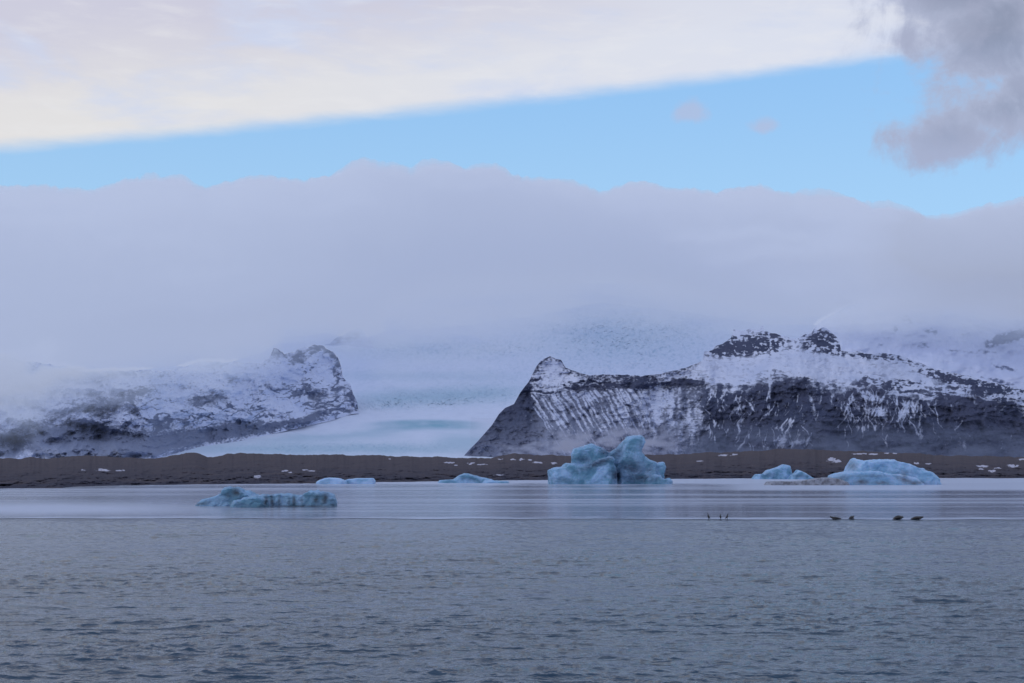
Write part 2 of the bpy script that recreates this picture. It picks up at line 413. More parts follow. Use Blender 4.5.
# ---------------------------------------------------------------- left massif
_crest_l = curve([(-250, 400), (-60, 352), (0, 356), (30, 362), (60, 366), (95, 372), (130, 370), (165, 372), (200, 362), (235, 362), (262, 364), (270, 356), (274, 348), (279, 350), (284, 354),
                  (292, 352), (300, 349), (310, 346), (314, 344), (324, 346), (333, 352), (338, 358), (341, 366), (343, 378), (350, 384), (353, 393), (357, 401), (358, 408), (359, 413)])
_foot = curve([(-250, 462), (150, 461), (170, 455), (200, 447), (240, 441), (290, 430), (330, 421), (352, 414), (359, 413.5)])
def masks_l(PX, PY):
    n = fbm(PX / 16, PY / 9, 5, 81); nf = fbm(PX / 5, PY / 3.5, 4, 82)
    st = ridged(PX / 40, (PY + .22 * (PX - 150)) / 5, 4, 83)
    hf = fbm(PX / 2.2, PY / 1.5, 3, 84); rg = ridged((PX + PY) / 13, (PY - .4 * PX) / 8, 4, 85)
    s = .74 + .50 * nf + .34 * st + .45 * hf + .40 * (rg - .35) * sst(200, 260, PX)
    for (x, y, rx, ry, rot, w) in [(105, 405, 30, 7, -.1, .8), (75, 432, 34, 6, -.1, .75), (60, 438, 20, 12, 0, .6), (110, 442, 26, 12, 0, .45), (160, 425, 22, 9, -.1, .5),
                                   (205, 402, 26, 6, -.05, .7), (235, 425, 22, 6, -.15, .5), (160, 440, 45, 6, -.1, .4), (280, 352, 14, 9, 0, .75), (333, 355, 5, 18, -.25, .8), (318, 346, 14, 6, 0, .7),
                                   (306, 385, 6, 14, -.5, .65), (320, 397, 12, 12, 0, .65), (337, 390, 4, 20, .0, .55), (352, 398, 6, 14, 0, .7), (295, 362, 4, 10, .5, .6), (275, 388, 18, 6, .2, .45),
                                   (320, 412, 16, 5, -.2, .5), (25, 425, 16, 5, .1, .75), (8, 446, 10, 12, 0, .8), (10, 370, 34, 6, 0, .4), (165, 375, 12, 2, 0, .45), (140, 392, 18, 5, -.2, .6), (255, 412, 14, 5, 0, .4)]:
        s = s - w * .8 * spot(PX + 9 * n, PY + 5 * nf, x, y, rx * 1.1, ry * 1.1, rot) * (.8 + 1.3 * nf + .5 * st + .6 * hf)
    s = s + .35 * spot(PX, PY, 322, 376, 12, 12) + .3 * spot(PX, PY, 285, 372, 14, 9) + .8 * spot(PX, PY, 26, 446, 10, 9) + .4 * spot(PX, PY, 300, 415, 30, 4, -.2)
    wx = PX + 8 * n; wy = PY + 5 * fbm(PX / 12, PY / 12, 3, 86)
    ln = np.maximum(1 - 2.4 * np.abs(pn(wx / 26, (wy + .15 * wx) / 8, 87)), .85 - 2.0 * np.abs(pn((wx + 1.2 * wy) / 13, (wy - .35 * wx) / 6, 88))) * (.75 + .9 * np.clip(fbm(PX / 20, PY / 12, 3, 89) + .25, 0, 1))
    reg = .30 + .75 * spot(PX, PY, 322, 385, 42, 34) + .5 * spot(PX, PY, 240, 412, 50, 16) + .5 * spot(PX, PY, 150, 415, 70, 18)
    reg = reg - .6 * spot(PX, PY, 322, 376, 13, 11) - .5 * spot(PX, PY, 285, 374, 16, 9)
    s = s - 1.0 * np.clip(reg, 0, 1) * sst(.55, .98, ln) * (.7 + nf)
    band = np.exp(-((PY - (_foot(PX) - 7 - .03 * (300 - PX))) / (5.5 + .035 * np.clip(300 - PX, 0, 200))) ** 2)
    s = s - .85 * band * sst(350, 290, PX) * (1 + .5 * nf) - .30 * spot(PX, PY, 85, 440, 45, 14) - .45 * spot(PX, PY, 58, 444, 20, 12)
    tone = .10 + .16 * sst(430, 456, PY) + .16 * sst(120, 30, PX)  # paler low down and far left, mist painted into the colour
    return s, np.clip(tone, 0, 1)
def relief_l(PX, PY):
    return fbm(PX / 50, PY / 30, 5, 91) * 300 + ridged(PX / 14, PY / 16, 4, 92) * -45
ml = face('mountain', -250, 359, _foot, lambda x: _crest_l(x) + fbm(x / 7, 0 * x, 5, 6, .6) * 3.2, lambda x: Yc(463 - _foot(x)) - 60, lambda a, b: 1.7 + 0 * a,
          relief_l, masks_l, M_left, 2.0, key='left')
tag(ml, 'craggy snow streaked mountain rising into the mist left of the glacier', 'mountain', kind='structure')

# second faint ridge behind it
_crest_c = curve([(180, 420), (250, 380), (290, 352), (330, 343), (338, 337), (350, 331), (358, 328), (363, 330), (367, 337), (373, 346), (385, 360), (400, 380), (420, 400)])
mc = face('ridge', 180, 420, 430, lambda x: _crest_c(x) + fbm(x / 7, 0 * x, 4, 7) * 1.5, curve([(180, 12300), (400, 12300)]), lambda a, b: 1.5 + 0 * a,
          lambda a, b: fbm(a / 40, b / 30, 5, 93) * 200, lambda a, b: (1. - .75 * spot(a, b, 346, 338, 20, 6, -.35) * (1 + 1.2 * fbm(a / 7, b / 4, 4, 95)), .45 + 0 * a), M_left, 1.5, back=1500, key='ridge')
tag(mc, 'faint rocky ridge top showing through cloud above the glacier', 'mountain ridge', kind='structure')

# ---------------------------------------------------------------- glacier
def glacier():
    x0, x1, res = -120, 900, 2.0
    px = np.linspace(x0, x1, int((x1 - x0) * res))
    py = np.concatenate([np.linspace(463, 283, int(180 * 2.4))])
    PX, PY = np.meshgrid(px, py)
    a, e = ae(PX, PY)
    Y = Yc(463 - PY) + fbm(PX / 90, PY / 30, 4, 101) * 260
    n = fbm(PX / 30, PY / 6, 5, 102); nf = fbm(PX / 4, PY / 2.5, 4, 103)
    def band(x, w, y, h, k=0.):
        return np.exp(-((PX - x) / w) ** 4) * np.exp(-((PY - y - k * (PX - x) + n * 3) / h) ** 2)
    ice = .95 * np.exp(-((PX - 425) / 52) ** 4) * sst(-6, -2, PY - (424 + .0007 * (PX - 425) ** 2) - 0) * sst(9, 1.5, PY - (424 + .0007 * (PX - 425) ** 2) + .02 * (PX - 425))
    ice = ice * (.82 + .5 * n)
    ice = ice + .62 * band(440, 85, 396, 9, -.05) + .42 * band(330, 70, 437, 4, -.04) + .5 * band(330, 150, 449, 6) + .42 * band(470, 35, 440, 7) + .28 * band(430, 90, 376, 5) + .4 * band(60, 120, 420, 15)
    ice = ice + .32 * spot(PX, PY, 620, 335, 85, 28) + .22 * spot(PX, PY, 420, 350, 80, 12) + .1 * sst(380, 460, PY)
    crev = 1.15 * spot(PX, PY, 625, 338, 105, 34) + band(440, 90, 398, 9, -.05) + .9 * band(340, 110, 448, 6) + .8 * band(450, 90, 350, 9) + .3 * band(440, 120, 375, 12)
    rough = ridged(PX / 5 + PY / 9 + 1.5 * n, PY / 2.8 + 1.2 * fbm(PX / 9, PY / 9, 2, 106), 3, 104, .6)
    Y = Y - rough * 60 * np.clip(crev, 0, 1.1)
    keep_depth('glacier', px, PY, Y)
    g = link('glacier', grid_mesh('glacier', a * Y, Y, CAM_Z + e * Y, {'ice': np.clip(ice, 0, 1), 'crev': np.clip(crev, 0, 1) * np.clip(.62 - rough * 1.1 + nf * .9, 0, 1)}), M_glacier)
    tag(g, 'pale blue glacier tongue descending between the two mountains', 'glacier', kind='structure')
m, nt = material('glacier_ice'); M_glacier = m
p = nt.pos()
nn = nt.noise(nt.mapv(p, (1, .4, 2)), .012, 6, .65)
cc = nt.mix(nt.attr('ice'), (.72, .79, .96, 1), (.26, .48, .61, 1))
cc = nt.mix(nt.m('MULTIPLY', nt.attr('crev'), .85), cc, (.33, .50, .66, 1))
cc = nt.mix(nt.step(.42, .7, nn, 0, .18), cc, (.50, .60, .78, 1))
bs = nt.new('ShaderNodeBsdfPrincipled', ins={'Base Color': cc, 'Roughness': .8, 'Specular IOR Level': .15})
b = nt.new('ShaderNodeBump', ins={'Strength': .5, 'Distance': 12., 'Height': nn}); nt.l.new(b.outputs[0], bs.inputs['Normal'])
finish(nt, bs.outputs[0])
glacier()

# ---------------------------------------------------------------- moraine shore
_shore = curve([(-400, 497), (-100, 490), (0, 488.2), (60, 488), (75, 486.5), (130, 485.2), (200, 484.3), (300, 483.6), (350, 482.5), (512, 480.3), (740, 478.3), (1024, 478), (1500, 478)])
_ridge = curve([(-400, 450), (-60, 456), (0, 458), (20, 458.5), (30, 456.5), (42, 459), (60, 457.5), (80, 456.3), (100, 456), (130, 458), (152, 459), (165, 457), (178, 454.5), (193, 452), (200, 454),
                (207, 457), (220, 456.5), (228, 453.8), (240, 453), (280, 454), (330, 455), (400, 456), (470, 458), (492, 457.5), (503, 455), (515, 453.5), (540, 455), (580, 456),
                (640, 455), (690, 453.5), (740, 451.5), (780, 449), (800, 449), (850, 451), (900, 452.5), (950, 455.5), (1024, 457), (1200, 452), (1500, 452)])
PATCH = [(103, 470, 8, 1.3), (120, 470.3, 5, 1.), (83, 469.8, 3, .7), (257, 476.5, 4.5, 1.6), (285, 471, 5, .8), (290, 472.5, 2.2, .9), (305, 470, 3, .6), (312, 471, 4, .6), (390, 459, 1.5, .6), (450, 462.5, 6, .9), (456, 465, 2, .7), (471, 463.5, 4, 1.3),
         (482, 464.5, 6, .6), (513, 459.5, 3, .8), (522, 459.5, 3, 1.2), (530, 459.8, 2.5, .8), (538, 462.5, 6, 1.), (554, 463, 3.2, 1.2), (498, 475, 6, .5), (500, 459, 3, .5), (832, 460, 5, 2.6), (838, 461, 4, 1.6),
         (861, 453.8, 10, .7), (873, 454, 7, .9), (887, 453.3, 3, .8), (895, 453.3, 3, .8), (916, 463, 3.5, 1.2), (929, 463.6, 4, .7), (983, 466, 7, 1.3), (981, 469, 4, .8), (992, 470.8, 4, 1.4), (1013, 466, 6, 1.6), (1022, 459.5, 5, 1),
         (998, 468, 4, .6), (724, 455.3, 7, 1.), (735, 454.5, 4, .8), (845, 472, 5, .5), (700, 461, 4, .5)]
def moraine():
    px = np.linspace(-400, 1500, 2300)
    n_r = 95
    t = np.linspace(0, 1, n_r)[:, None]
    ysh = _shore(px) + fbm(px / 22, 0 * px, 4, 110) * .5; yr = _ridge(px) + fbm(px / 14, 0 * px, 5, 111, .6) * 2.0
    _, es = ae(px, ysh); Ys = -CAM_Z / es
    PX = np.broadcast_to(px, (n_r, len(px))).copy()
    PY = (ysh + .4) + (yr - ysh - .4) * t
    a, e = ae(PX, PY)
    Y = (Ys * .985)[None, :] + (120 + 420 * t) * t + fbm(PX / 20, t * 6 + 0 * PX, 5, 112, .6) * 34 * sst(0, .15, t)
    X = a * Y; Z = CAM_Z + e * Y
    s = 0 * PX
    nn = fbm(PX / 3, PY / 1.2, 3, 113); n9 = fbm(PX / 5, 0 * PY, 3, 114)
    for (x, y, rx, ry) in PATCH:
        s = np.maximum(s, 1.15 * np.exp(-(((PX - x) / rx) ** 2 + ((PY - y - .8 * n9) / ry) ** 2)) + 1.5 * nn * np.exp(-(((PX - x) / rx / 1.3) ** 2 + ((PY - y) / ry / 1.4) ** 2)))
    s = s * sst(0, .05, t)
    k = 10; tt = np.linspace(0, 1, k + 1)[1:, None]
    X = np.vstack([X, X[-1] + tt * (X[-1] / Y[-1]) * 9000]); Yb = Y[-1] + tt * 9000
    Z = np.vstack([Z, Z[-1] * (1 - tt ** .35) - 6 * tt]); Y = np.vstack([Y, Yb])
    s = np.vstack([s, np.zeros((k, len(px)))]); hh = np.vstack([np.broadcast_to(t, PX.shape), np.ones((k, len(px)))])
    o = link('moraine_shore', grid_mesh('moraine', X, Y, Z, {'snow': s, 'rise': hh}), M_moraine)
    tag(o, 'low dark brown gravel moraine along the far shore with snow patches', 'shore', kind='structure')
m, nt = material('moraine_gravel'); M_moraine = m
p = nt.pos()
n1 = nt.noise(nt.mapv(p, (.35, .3, 2.2)), .09, 7, .68, .6); n2 = nt.noise(nt.mapv(p, (.5, .3, 2)), .55, 4, .6)
r = nt.mix(nt.attr('rise'), (.040, .042, .068, 1), (.086, .074, .086, 1))
r = nt.mix(nt.step(.42, .72, n1, 0, .8), r, (.088, .074, .084, 1))
r = nt.mix(nt.step(.55, .75, n2, 0, .35), r, (.026, .029, .046, 1))
r = nt.mix(nt.step(.45, .75, nt.m('ADD', nt.attr('snow'), nt.m('MULTIPLY', nt.m('SUBTRACT', n2, .5), .5))), r, (.46, .47, .58, 1))
bs = nt.new('ShaderNodeBsdfPrincipled', ins={'Base Color': r, 'Roughness': .95, 'Specular IOR Level': .1})
b = nt.new('ShaderNodeBump', ins={'Strength': .9, 'Distance': 2., 'Height': n1}); nt.l.new(b.outputs[0], bs.inputs['Normal'])
finish(nt, bs.outputs[0])
moraine()

# ---------------------------------------------------------------- lagoon water
m, nt = material('lagoon_water')
p = nt.pos()
w1 = nt.noise(nt.mapv(p, (.38, 1., 1), rot=(0, 0, R(6))), .55, 3, .5, .2)
w2 = nt.noise(nt.mapv(p, (.5, 1., 1), rot=(0, 0, R(-9))), 1.5, 4, .6, .3)
w3 = nt.noise(nt.mapv(p, (.6, 1., 1), rot=(0, 0, R(14))), 5., 3, .6)
w0 = nt.noise(nt.mapv(p, (.25, 1., 1), rot=(0, 0, R(3))), .13, 3, .5)
hgt = nt.m('ADD', nt.m('MULTIPLY', w1, .34), nt.m('ADD', nt.m('MULTIPLY', w2, .16), nt.m('MULTIPLY', w3, .035)))
hgt = nt.m('ADD', hgt, nt.m('MULTIPLY', w0, .5))
b = nt.new('ShaderNodeBump', ins={'Strength': 1., 'Distance': .7, 'Height': hgt})
body = nt.mix(nt.step(.4, .6, w0), (.012, .036, .066, 1), (.015, .043, .078, 1))
bs = nt.new('ShaderNodeBsdfPrincipled', ins={'Base Color': body, 'Roughness': .12, 'IOR': 1.333, 'Specular Tint': (.80, .92, 1, 1)})
nt.l.new(b.outputs[0], bs.inputs['Normal'])
finish(nt, bs.outputs[0]); M_water = m
def lagoon():
    rows = [-600., -100., 12.]; y = 24.
    while y < 152: rows.append(y); y += max(.085, y * y / 7110 * .28)
    rows += [170., 220, 300, 450, 800, 1400, 4000.]
    ry = np.array(rows)
    cols = np.concatenate([[-60, -12, -3, -1.2, -.6], np.linspace(-.42, .42, 1150), [.6, 1.2, 3, 12, 60]])
    A, Y = np.meshgrid(cols, ry)
    X = A * np.clip(Y, 60, 400) * np.where(np.abs(A) > .5, 1, np.clip(Y, 1, 1e9) / np.clip(Y, 60, 400))
    def wv(x, y, L, s, el=.6):
        n = 1 - 2 * np.abs(pn(x / L * el, y / L, s)); return n * np.abs(n) 
    def rot(a): return X * math.cos(a) + Y * math.sin(a), -X * math.sin(a) + Y * math.cos(a)
    z = 0
    for L, am, s_, an in ((7., .05, 201, .10), (3.1, .055, 202, -.16), (1.5, .062, 203, .25), (.75, .046, 204, -.08), (.42, .018, 206, .3)):
        x_, y_ = rot(an)
        z = z + am * wv(x_ + .15 * y_, y_, L, s_)
    patch = .75 + .55 * fbm(X / 30, Y / 14, 3, 205)
    z = z * patch * sst(20, 28, Y) * sst(150, 143, Y) * sst(.42, .40, np.abs(A))
    return grid_mesh('lagoon_water', X, Y, z)
wt = link('lagoon_water', lagoon(), M_water)
tag(wt, 'grey blue rippled lagoon water filling the foreground', 'water', kind='structure')

# thin ice and slush sheet on the calm far half
m, nt = material('thin_ice')
p = nt.pos()
sp = nt.new('ShaderNodeSeparateXYZ', ins={0: p})
ly = nt.m('MULTIPLY', nt.m('LOGARITHM', sp.outputs[1], 2.7183), 1.)        # streaks widen with distance, as wind lanes on the lake do
la = nt.m('DIVIDE', sp.outputs[0], 200.)
qv = nt.new('ShaderNodeCombineXYZ', ins={0: la, 1: ly}).outputs[0]
s1 = nt.noise(nt.mapv(qv, (.9, 7., 1)), 1., 4, .55, .5)
s2 = nt.noise(nt.mapv(qv, (2.6, 26., 1), (4, 2, 0)), 1., 5, .6, .4)
s3 = nt.noise(nt.mapv(p, (.3, .8, 1)), 1., 4, .6)
mixn = nt.m('ADD', nt.m('MULTIPLY', s1, .55), nt.m('MULTIPLY', s2, .45))
ry = nt.attr('rim')
fr = nt.step(.46, .62, mixn, .03, .52)
fr = nt.m('MAXIMUM', fr, nt.m('MULTIPLY', ry, .75))
fr = nt.m('MAXIMUM', fr, nt.m('MULTIPLY', nt.attr('slush'), .8))
ice = nt.new('ShaderNodeBsdfPrincipled', ins={'Base Color': nt.mix(s3, (.44, .52, .71, 1), (.54, .61, .78, 1)), 'Roughness': .45, 'Specular IOR Level': .3})
wat = nt.new('ShaderNodeBsdfPrincipled', ins={'Base Color': (.02, .034, .048, 1), 'Roughness': .10, 'IOR': 1.333})
bmp = nt.new('ShaderNodeBump', ins={'Strength': .5, 'Distance': .12, 'Height': nt.noise(nt.mapv(p, (.2, 1, 1)), 1.2, 3, .5)})
nt.l.new(bmp.outputs[0], wat.inputs['Normal']); nt.l.new(bmp.outputs[0], ice.inputs['Normal'])
mx = nt.new('ShaderNodeMixShader', ins={0: fr}); nt.l.new(wat.outputs[0], mx.inputs[1]); nt.l.new(ice.outputs[0], mx.inputs[2])
finish(nt, mx.outputs[0])
def ice_sheet():
    px = np.linspace(-700, 1750, 1300)
    yedge = 519.2 + .0012 * (px - 512) + fbm(px / 60, 0 * px, 5, 120) * .9
    _, ee = ae(px, yedge); Ye = -CAM_Z / ee
    ysh = _shore(px) - .3; _, es = ae(px, np.minimum(ysh, 490)); Ysh = -CAM_Z / es * 1.03
    t = np.concatenate([np.linspace(0, .03, 14), np.linspace(.035, 1, 130)])[:, None]
    Y = Ye[None, :] + (Ysh - Ye)[None, :] * t
    a, _ = ae(px, 500)
    X = a[None, :] * Y
    d = Y - Ye[None, :]
    rim = sst(12, 1, d + 5 * fbm(X / 12, Y / 5, 3, 121)) * sst(-.8, .3, fbm(X / 9, 0 * X, 4, 123))
    PXX, PYY = to_px(X / Y, (0 - CAM_Z) / Y)
    sl = .95 * sst(487.5, 482.5, PYY + 2 * fbm(PXX / 70, PYY / 2, 3, 122)) * sst(60, 200, PXX) + 1.1 * spot(PXX, PYY, 50, 509, 170, 7)
    sl = np.maximum(sl, .9 * sst(492, 489, PYY) * sst(680, 760, PXX))
    o = link('thin_ice', grid_mesh('thin_ice', X, Y, 0 * X + .03, {'rim': rim, 'slush': np.clip(sl, 0, 1)}), m)
    tag(o, 'pale streaked thin ice and slush covering the calm far water', 'ice', kind='structure')
ice_sheet()

# ---------------------------------------------------------------- cloud bank
def volume_mat(name, color, density, glow, frac, albedo=.75):
    """water vapour: single scattering of sun and sky, plus an added glow in place of many further scatterings"""
    m, nt = material(name)
    sc = nt.new('ShaderNodeVolumeScatter', ins={'Color': (.72, .84, 1, 1), 'Density': density * albedo, 'Anisotropy': 0.})
    em = nt.new('ShaderNodeEmission', ins={'Color': glow, 'Strength': density * frac})  # emission put in
    ab = nt.new('ShaderNodeVolumeAbsorption', ins={'Color': (0, 0, 0, 1), 'Density': density * (1 - albedo)})
    s1 = nt.new('ShaderNodeAddShader', ins={0: sc.outputs[0], 1: em.outputs[0]})
    s2 = nt.new('ShaderNodeAddShader', ins={0: s1.outputs[0], 1: ab.outputs[0]})
    finish(nt, None, s2.outputs[0]); return m
SIG = .0032
M_cloud = volume_mat('cloud_vapour', 0, SIG, (.312, .378, .565, 1), .54, .60)
M_mist = volume_mat('mist_vapour', 0, .005, (.135, .155, .27, 1), .85, .3)
M_haze = volume_mat('haze_vapour', 0, .004, (.060, .080, .165, 1), .85, .2)

def closed_body(name, X, Y, Z, mat):
    for col in (0, -1):                      # the two far ends close to a point
        X[:, col] = X[:, col].mean(); Y[:, col] = Y[:, col].mean(); Z[:, col] = Z[:, col].mean()
    me = grid_mesh(name, X, Y, Z)
    bm = bmesh.new(); bm.from_mesh(me)
    bmesh.ops.remove_doubles(bm, verts=list(bm.verts), dist=.02)
    bmesh.ops.recalc_face_normals(bm, faces=bm.faces)
    bm.to_mesh(me); bm.free()
    return link(name, me, mat)

def cloud_bank():
    px = np.linspace(-300, 1324, 1700)
    top = curve([(-500, 190), (0, 190), (50, 189), (100, 190), (145, 186), (180, 179), (195, 186), (240, 181), (290, 186), (340, 175), (360, 168), (380, 174), (430, 167), (470, 170), (500, 168), (540, 176), (580, 186),
                 (600, 193), (640, 186), (690, 184), (715, 190), (760, 184), (800, 193), (830, 200), (870, 206), (890, 208), (930, 214), (960, 214), (985, 206), (1024, 203), (1500, 200)])
    # rows where the vapour begins, is half opaque, and closes
    r0 = curve([(-500, 476), (0, 476), (32, 470), (42, 452), (60, 446), (100, 436), (160, 428), (220, 416), (262, 400), (285, 380), (330, 374), (345, 378), (365, 380), (385, 425), (470, 430), (540, 410), (600, 390), (680, 385), (760, 365), (850, 362), (940, 365), (1024, 372), (1500, 372)])
    r1 = curve([(-500, 395), (0, 420), (30, 414), (55, 402), (100, 388), (160, 379), (220, 375), (262, 362), (285, 346), (330, 341), (345, 346), (365, 346), (385, 350), (470, 346), (540, 334), (600, 320), (680, 326), (760, 332), (850, 333), (940, 330), (1024, 336), (1500, 336)])
    nf = 330
    t = np.linspace(0, 1, nf)[:, None]
    PX = np.broadcast_to(px, (nf, len(px))).copy()
    yb = r0(px); rc = np.random.RandomState(5); heads = 0 * px
    for _ in range(330):
        cx, r_ = rc.uniform(-320, 1340), rc.choice([7, 11, 17, 26, 38]) * rc.uniform(.8, 1.2)
        heads = np.maximum(heads, rc.uniform(.16, .34) * np.sqrt(np.clip(r_ * r_ - (px - cx) ** 2, 0, None)) * (1 if r_ > 14 else 1.3))
    yt = top(px) + 13 - blur(heads, 2) * 1.15 + 2.6 * fbm(px / 9, 0 * px, 4, 144)
    tt = t ** 1.15
    PY = yb + (yt - yb) * tt
    a, e = ae(PX, PY)
    T = depth_at('glacier', PX, PY)
    L = depth_at('left', PX, PY); T = np.where(np.isfinite(L), L, T)
    C_ = depth_at('ridge', PX, PY); T = np.where(np.isfinite(C_) & (np.isnan(T) | (C_ < T)), C_, T)
    B = depth_at('back', PX, PY); T = np.where(np.isfinite(B) & (np.isnan(T) | (B < T)), B, T)
    for j in range(T.shape[1]):              # above the land and beside it the last depth goes on
        col = T[:, j]; ok = np.isfinite(col)
        T[:, j] = np.interp(np.arange(nf), np.flatnonzero(ok), col[ok]) if ok.any() else (8000 if px[j] < 500 else 9500)
    u = np.clip((yb - PY) / (yb - r1(px)), 0, 3)
    n = fbm(PX / 70, PY / 16, 5, 132); n2 = fbm(PX / 22, PY / 9, 4, 133)
    Tm = T.copy()                            # deep inside the vapour a crest must not graze its front
    for dr in range(-3, 4):
        for dc in range(-3, 4):
            sh = np.roll(np.roll(T, dr, 0), dc, 1)
            if dr > 0: sh[:dr] = T[:dr]
            if dr < 0: sh[dr:] = T[dr:]
            Tm = np.minimum(Tm, sh)
    T = np.where(u > 1.25, Tm, T)
    tau = .75 * u ** 2.6 * (1 + .9 * n + .25 * n2) + 2.6 * np.clip(u - .9, 0, 3) ** 2
    F_ = T - np.clip(tau, 0, 60) / SIG
    # where the land ends the front settles to a gently swelling wall
    wall = np.interp(PX, [-500, 250, 350, 500, 760, 850, 1500], [7200, 7600, 9500, 10800, 10500, 9000, 9000]) + n * 700 + n2 * 150 + 300 * fbm(PX / 120, PY / 60, 3, 136)
    w = sst(1.5, 2.6, u)
    F2 = np.minimum(wall, F_)
    F2 = np.apply_along_axis(lambda r: blur(r, 60), 1, F2)
    Y = F_ * (1 - w) + np.minimum(F2, F_ + 600) * w
    Y = Y + 1300 * np.clip((tt - .8) / .2, 0, 1) ** 3
    Yb = np.apply_along_axis(lambda r: blur(r, 95), 1, Y)
    wb = sst(1.5, 2.1, u); wb = np.apply_along_axis(lambda r: blur(r, 25), 1, wb)
    Y = Y * (1 - wb) + Yb * wb - (420 * np.abs(pn(PX / 30, PY / 17, 137)) + 160 * np.abs(pn(PX / 13, PY / 8, 140)) + 90 * fbm(PX / 7, PY / 5, 3, 143)) * sst(.30, .85, tt)
    Y = np.where(u > 1.6, Y, np.minimum(Y, T + 2))
    Y = np.clip(Y, 5200, 17000)
    X = a * Y; Z = CAM_Z + e * Y
    k = 70; q = np.linspace(0, 1, k + 1)[1:, None] ** 1.3
    PXt = np.broadcast_to(px, (k, len(px)))
    Yt = Y[-1] + q * (16900 - Y[-1]) + 60
    Zt = CAM_Z + e[-1] * Yt * (1 - .085 * q) - 40 * sst(0, .05, q)
    Xw = X[-1] / Y[-1] * Yt; cap_ = 0 * Zt
    for _ in range(900):
        cx, cy_, r_ = rc.uniform(-3600, 9000), rc.uniform(8500, 16500), rc.uniform(110, 420)
        cx = rc.uniform(-.24, .63) * cy_ if rc.rand() < .3 else rc.uniform(-.6, .62) * cy_
        cap_ = np.maximum(cap_, rc.uniform(.5, .8) * np.sqrt(np.clip(r_ * r_ - (Xw - cx) ** 2 - (Yt - cy_) ** 2, 0, None)))
    Zt = Zt + cap_ * .45 * sst(0, .06, q)
    Xt = X[-1] / Y[-1] * Yt
    Xk = (X[0] / Y[0] * 18500)[None]; Yk = np.full((1, len(px)), 18500.); Zk = np.full((1, len(px)), 600.)
    # the underside, inside the land
    Xu = (X[0] / Y[0] * (Y[0] + 60))[None]; Yu = (Y[0] + 60)[None]; Zu = (Z[0] - 60)[None]
    o = closed_body('cloud_bank', np.vstack([X, Xt, Xk, Xu, X[:1]]), np.vstack([Y, Yt, Yk, Yu, Y[:1]]), np.vstack([Z, Zt, Zk, Zu, Z[:1]]), M_cloud)
    tag(o, 'long lavender grey cloud bank lying over the mountains and glacier', 'cloud bank', kind='structure')
cloud_bank()

def slope_mist(label, x0, x1, y0, y1, amount, key, mat, sc, seed):
    """vapour hugging a mountain side"""
    px = np.linspace(x0, x1, int((x1 - x0) * 1.2)); n = int((y1 - y0) * 1.5)
    PX, PY = np.meshgrid(px, np.linspace(y1, y0, n))
    T = depth_at(key, PX, PY)
    for j in range(T.shape[1]):
        col = T[:, j]; ok = np.isfinite(col)
        T[:, j] = np.interp(np.arange(n), np.flatnonzero(ok), col[ok]) if ok.any() else np.nanmean(T)
    th = amount(PX, PY) * (sst(0, .16, (PX - x0) / (x1 - x0)) * sst(0, .16, (x1 - PX) / (x1 - x0)) * sst(0, .3, (PY - y0) / (y1 - y0)))
    a, e = ae(PX, PY)
    Yf = T - 1 - th; Yb = T + 25
    f = lambda Y: (a * Y, Y, CAM_Z + e * Y)
    A = f(Yf); B = [q[::-1] for q in f(Yb)]
    o = closed_body('mist', *[np.vstack([p, q, p[:1]]) for p, q in zip(A, B)], mat)
    tag(o, label, 'mist', kind='stuff')
def amt(PX, PY):
    n = fbm(PX / 26, PY / 11, 5, 141)
    g = 1.0 * spot(PX, PY, 545, 449, 40, 12) + 1.1 * spot(PX, PY, 585, 441, 26, 11) + 1.2 * spot(PX, PY, 632, 441, 30, 12) + .7 * spot(PX, PY, 664, 446, 22, 9) + .5 * spot(PX, PY, 505, 455, 25, 6)
    return 270 * np.clip(g * (.8 + 3.2 * n) - .14, 0, 3)
slope_mist('low pale mist drifting along the foot of the dark massif', 470, 712, 418, 461, amt, 'front', M_mist, 1, 1)
def amt2(PX, PY):
    return 190 * np.clip(sst(405, 458, PY) ** 1.3 * (1 + 1.5 * fbm(PX / 40, PY / 12, 4, 142)), 0, 3)
slope_mist('thin blue haze at the foot of the dark cliff on the right', 640, 1240, 398, 461, amt2, 'front', M_haze, 1, 2)

# ---------------------------------------------------------------- icebergs
def remeshed(name, bm, voxel, smooth_it=2):
    me = bpy.data.meshes.new(name); bm.to_mesh(me); bm.free()
    o = bpy.data.objects.new(name, me); COL.objects.link(o)
    md = o.modifiers.new('r', 'REMESH'); md.mode = 'VOXEL'; md.voxel_size = voxel
    if smooth_it:
        sm = o.modifiers.new('s', 'SMOOTH'); sm.iterations = smooth_it; sm.factor = .5
    dg = bpy.context.evaluated_depsgraph_get()
    out = bpy.data.meshes.new_from_object(o.evaluated_get(dg))
    out.materials.clear()
    bpy.data.objects.remove(o); bpy.data.meshes.remove(me)
    out.name = name
    return out

def slab(bm, pts, Y, th, inset=.72, lean=0., below=1.5):
    """a block of ice from its outline in the photograph, standing at depth Y"""
    P = [at(x, y, Y) for x, y in pts]
    cx = sum(p[0] for p in P) / len(P); cz = sum(p[2] for p in P) / len(P)
    rings = []
    for dy, k in ((-th / 2, inset), (-th * .36, (1 + inset) / 2 + .06), (0, 1.), (th * .36, (1 + inset) / 2), (th / 2, inset * .8)):
        rings.append([bm.verts.new((cx + (p[0] - cx) * k, Y + dy + lean * (p[2]) , (cz + (p[2] - cz) * k) if p[2] > .6 else -below)) for p in P])
    n = len(P)
    for r0, r1 in zip(rings, rings[1:]):
        for i in range(n):
            bm.faces.new((r0[i], r0[(i + 1) % n], r1[(i + 1) % n], r1[i]))
    bm.faces.new(rings[0][::-1]); bm.faces.new(rings[-1])

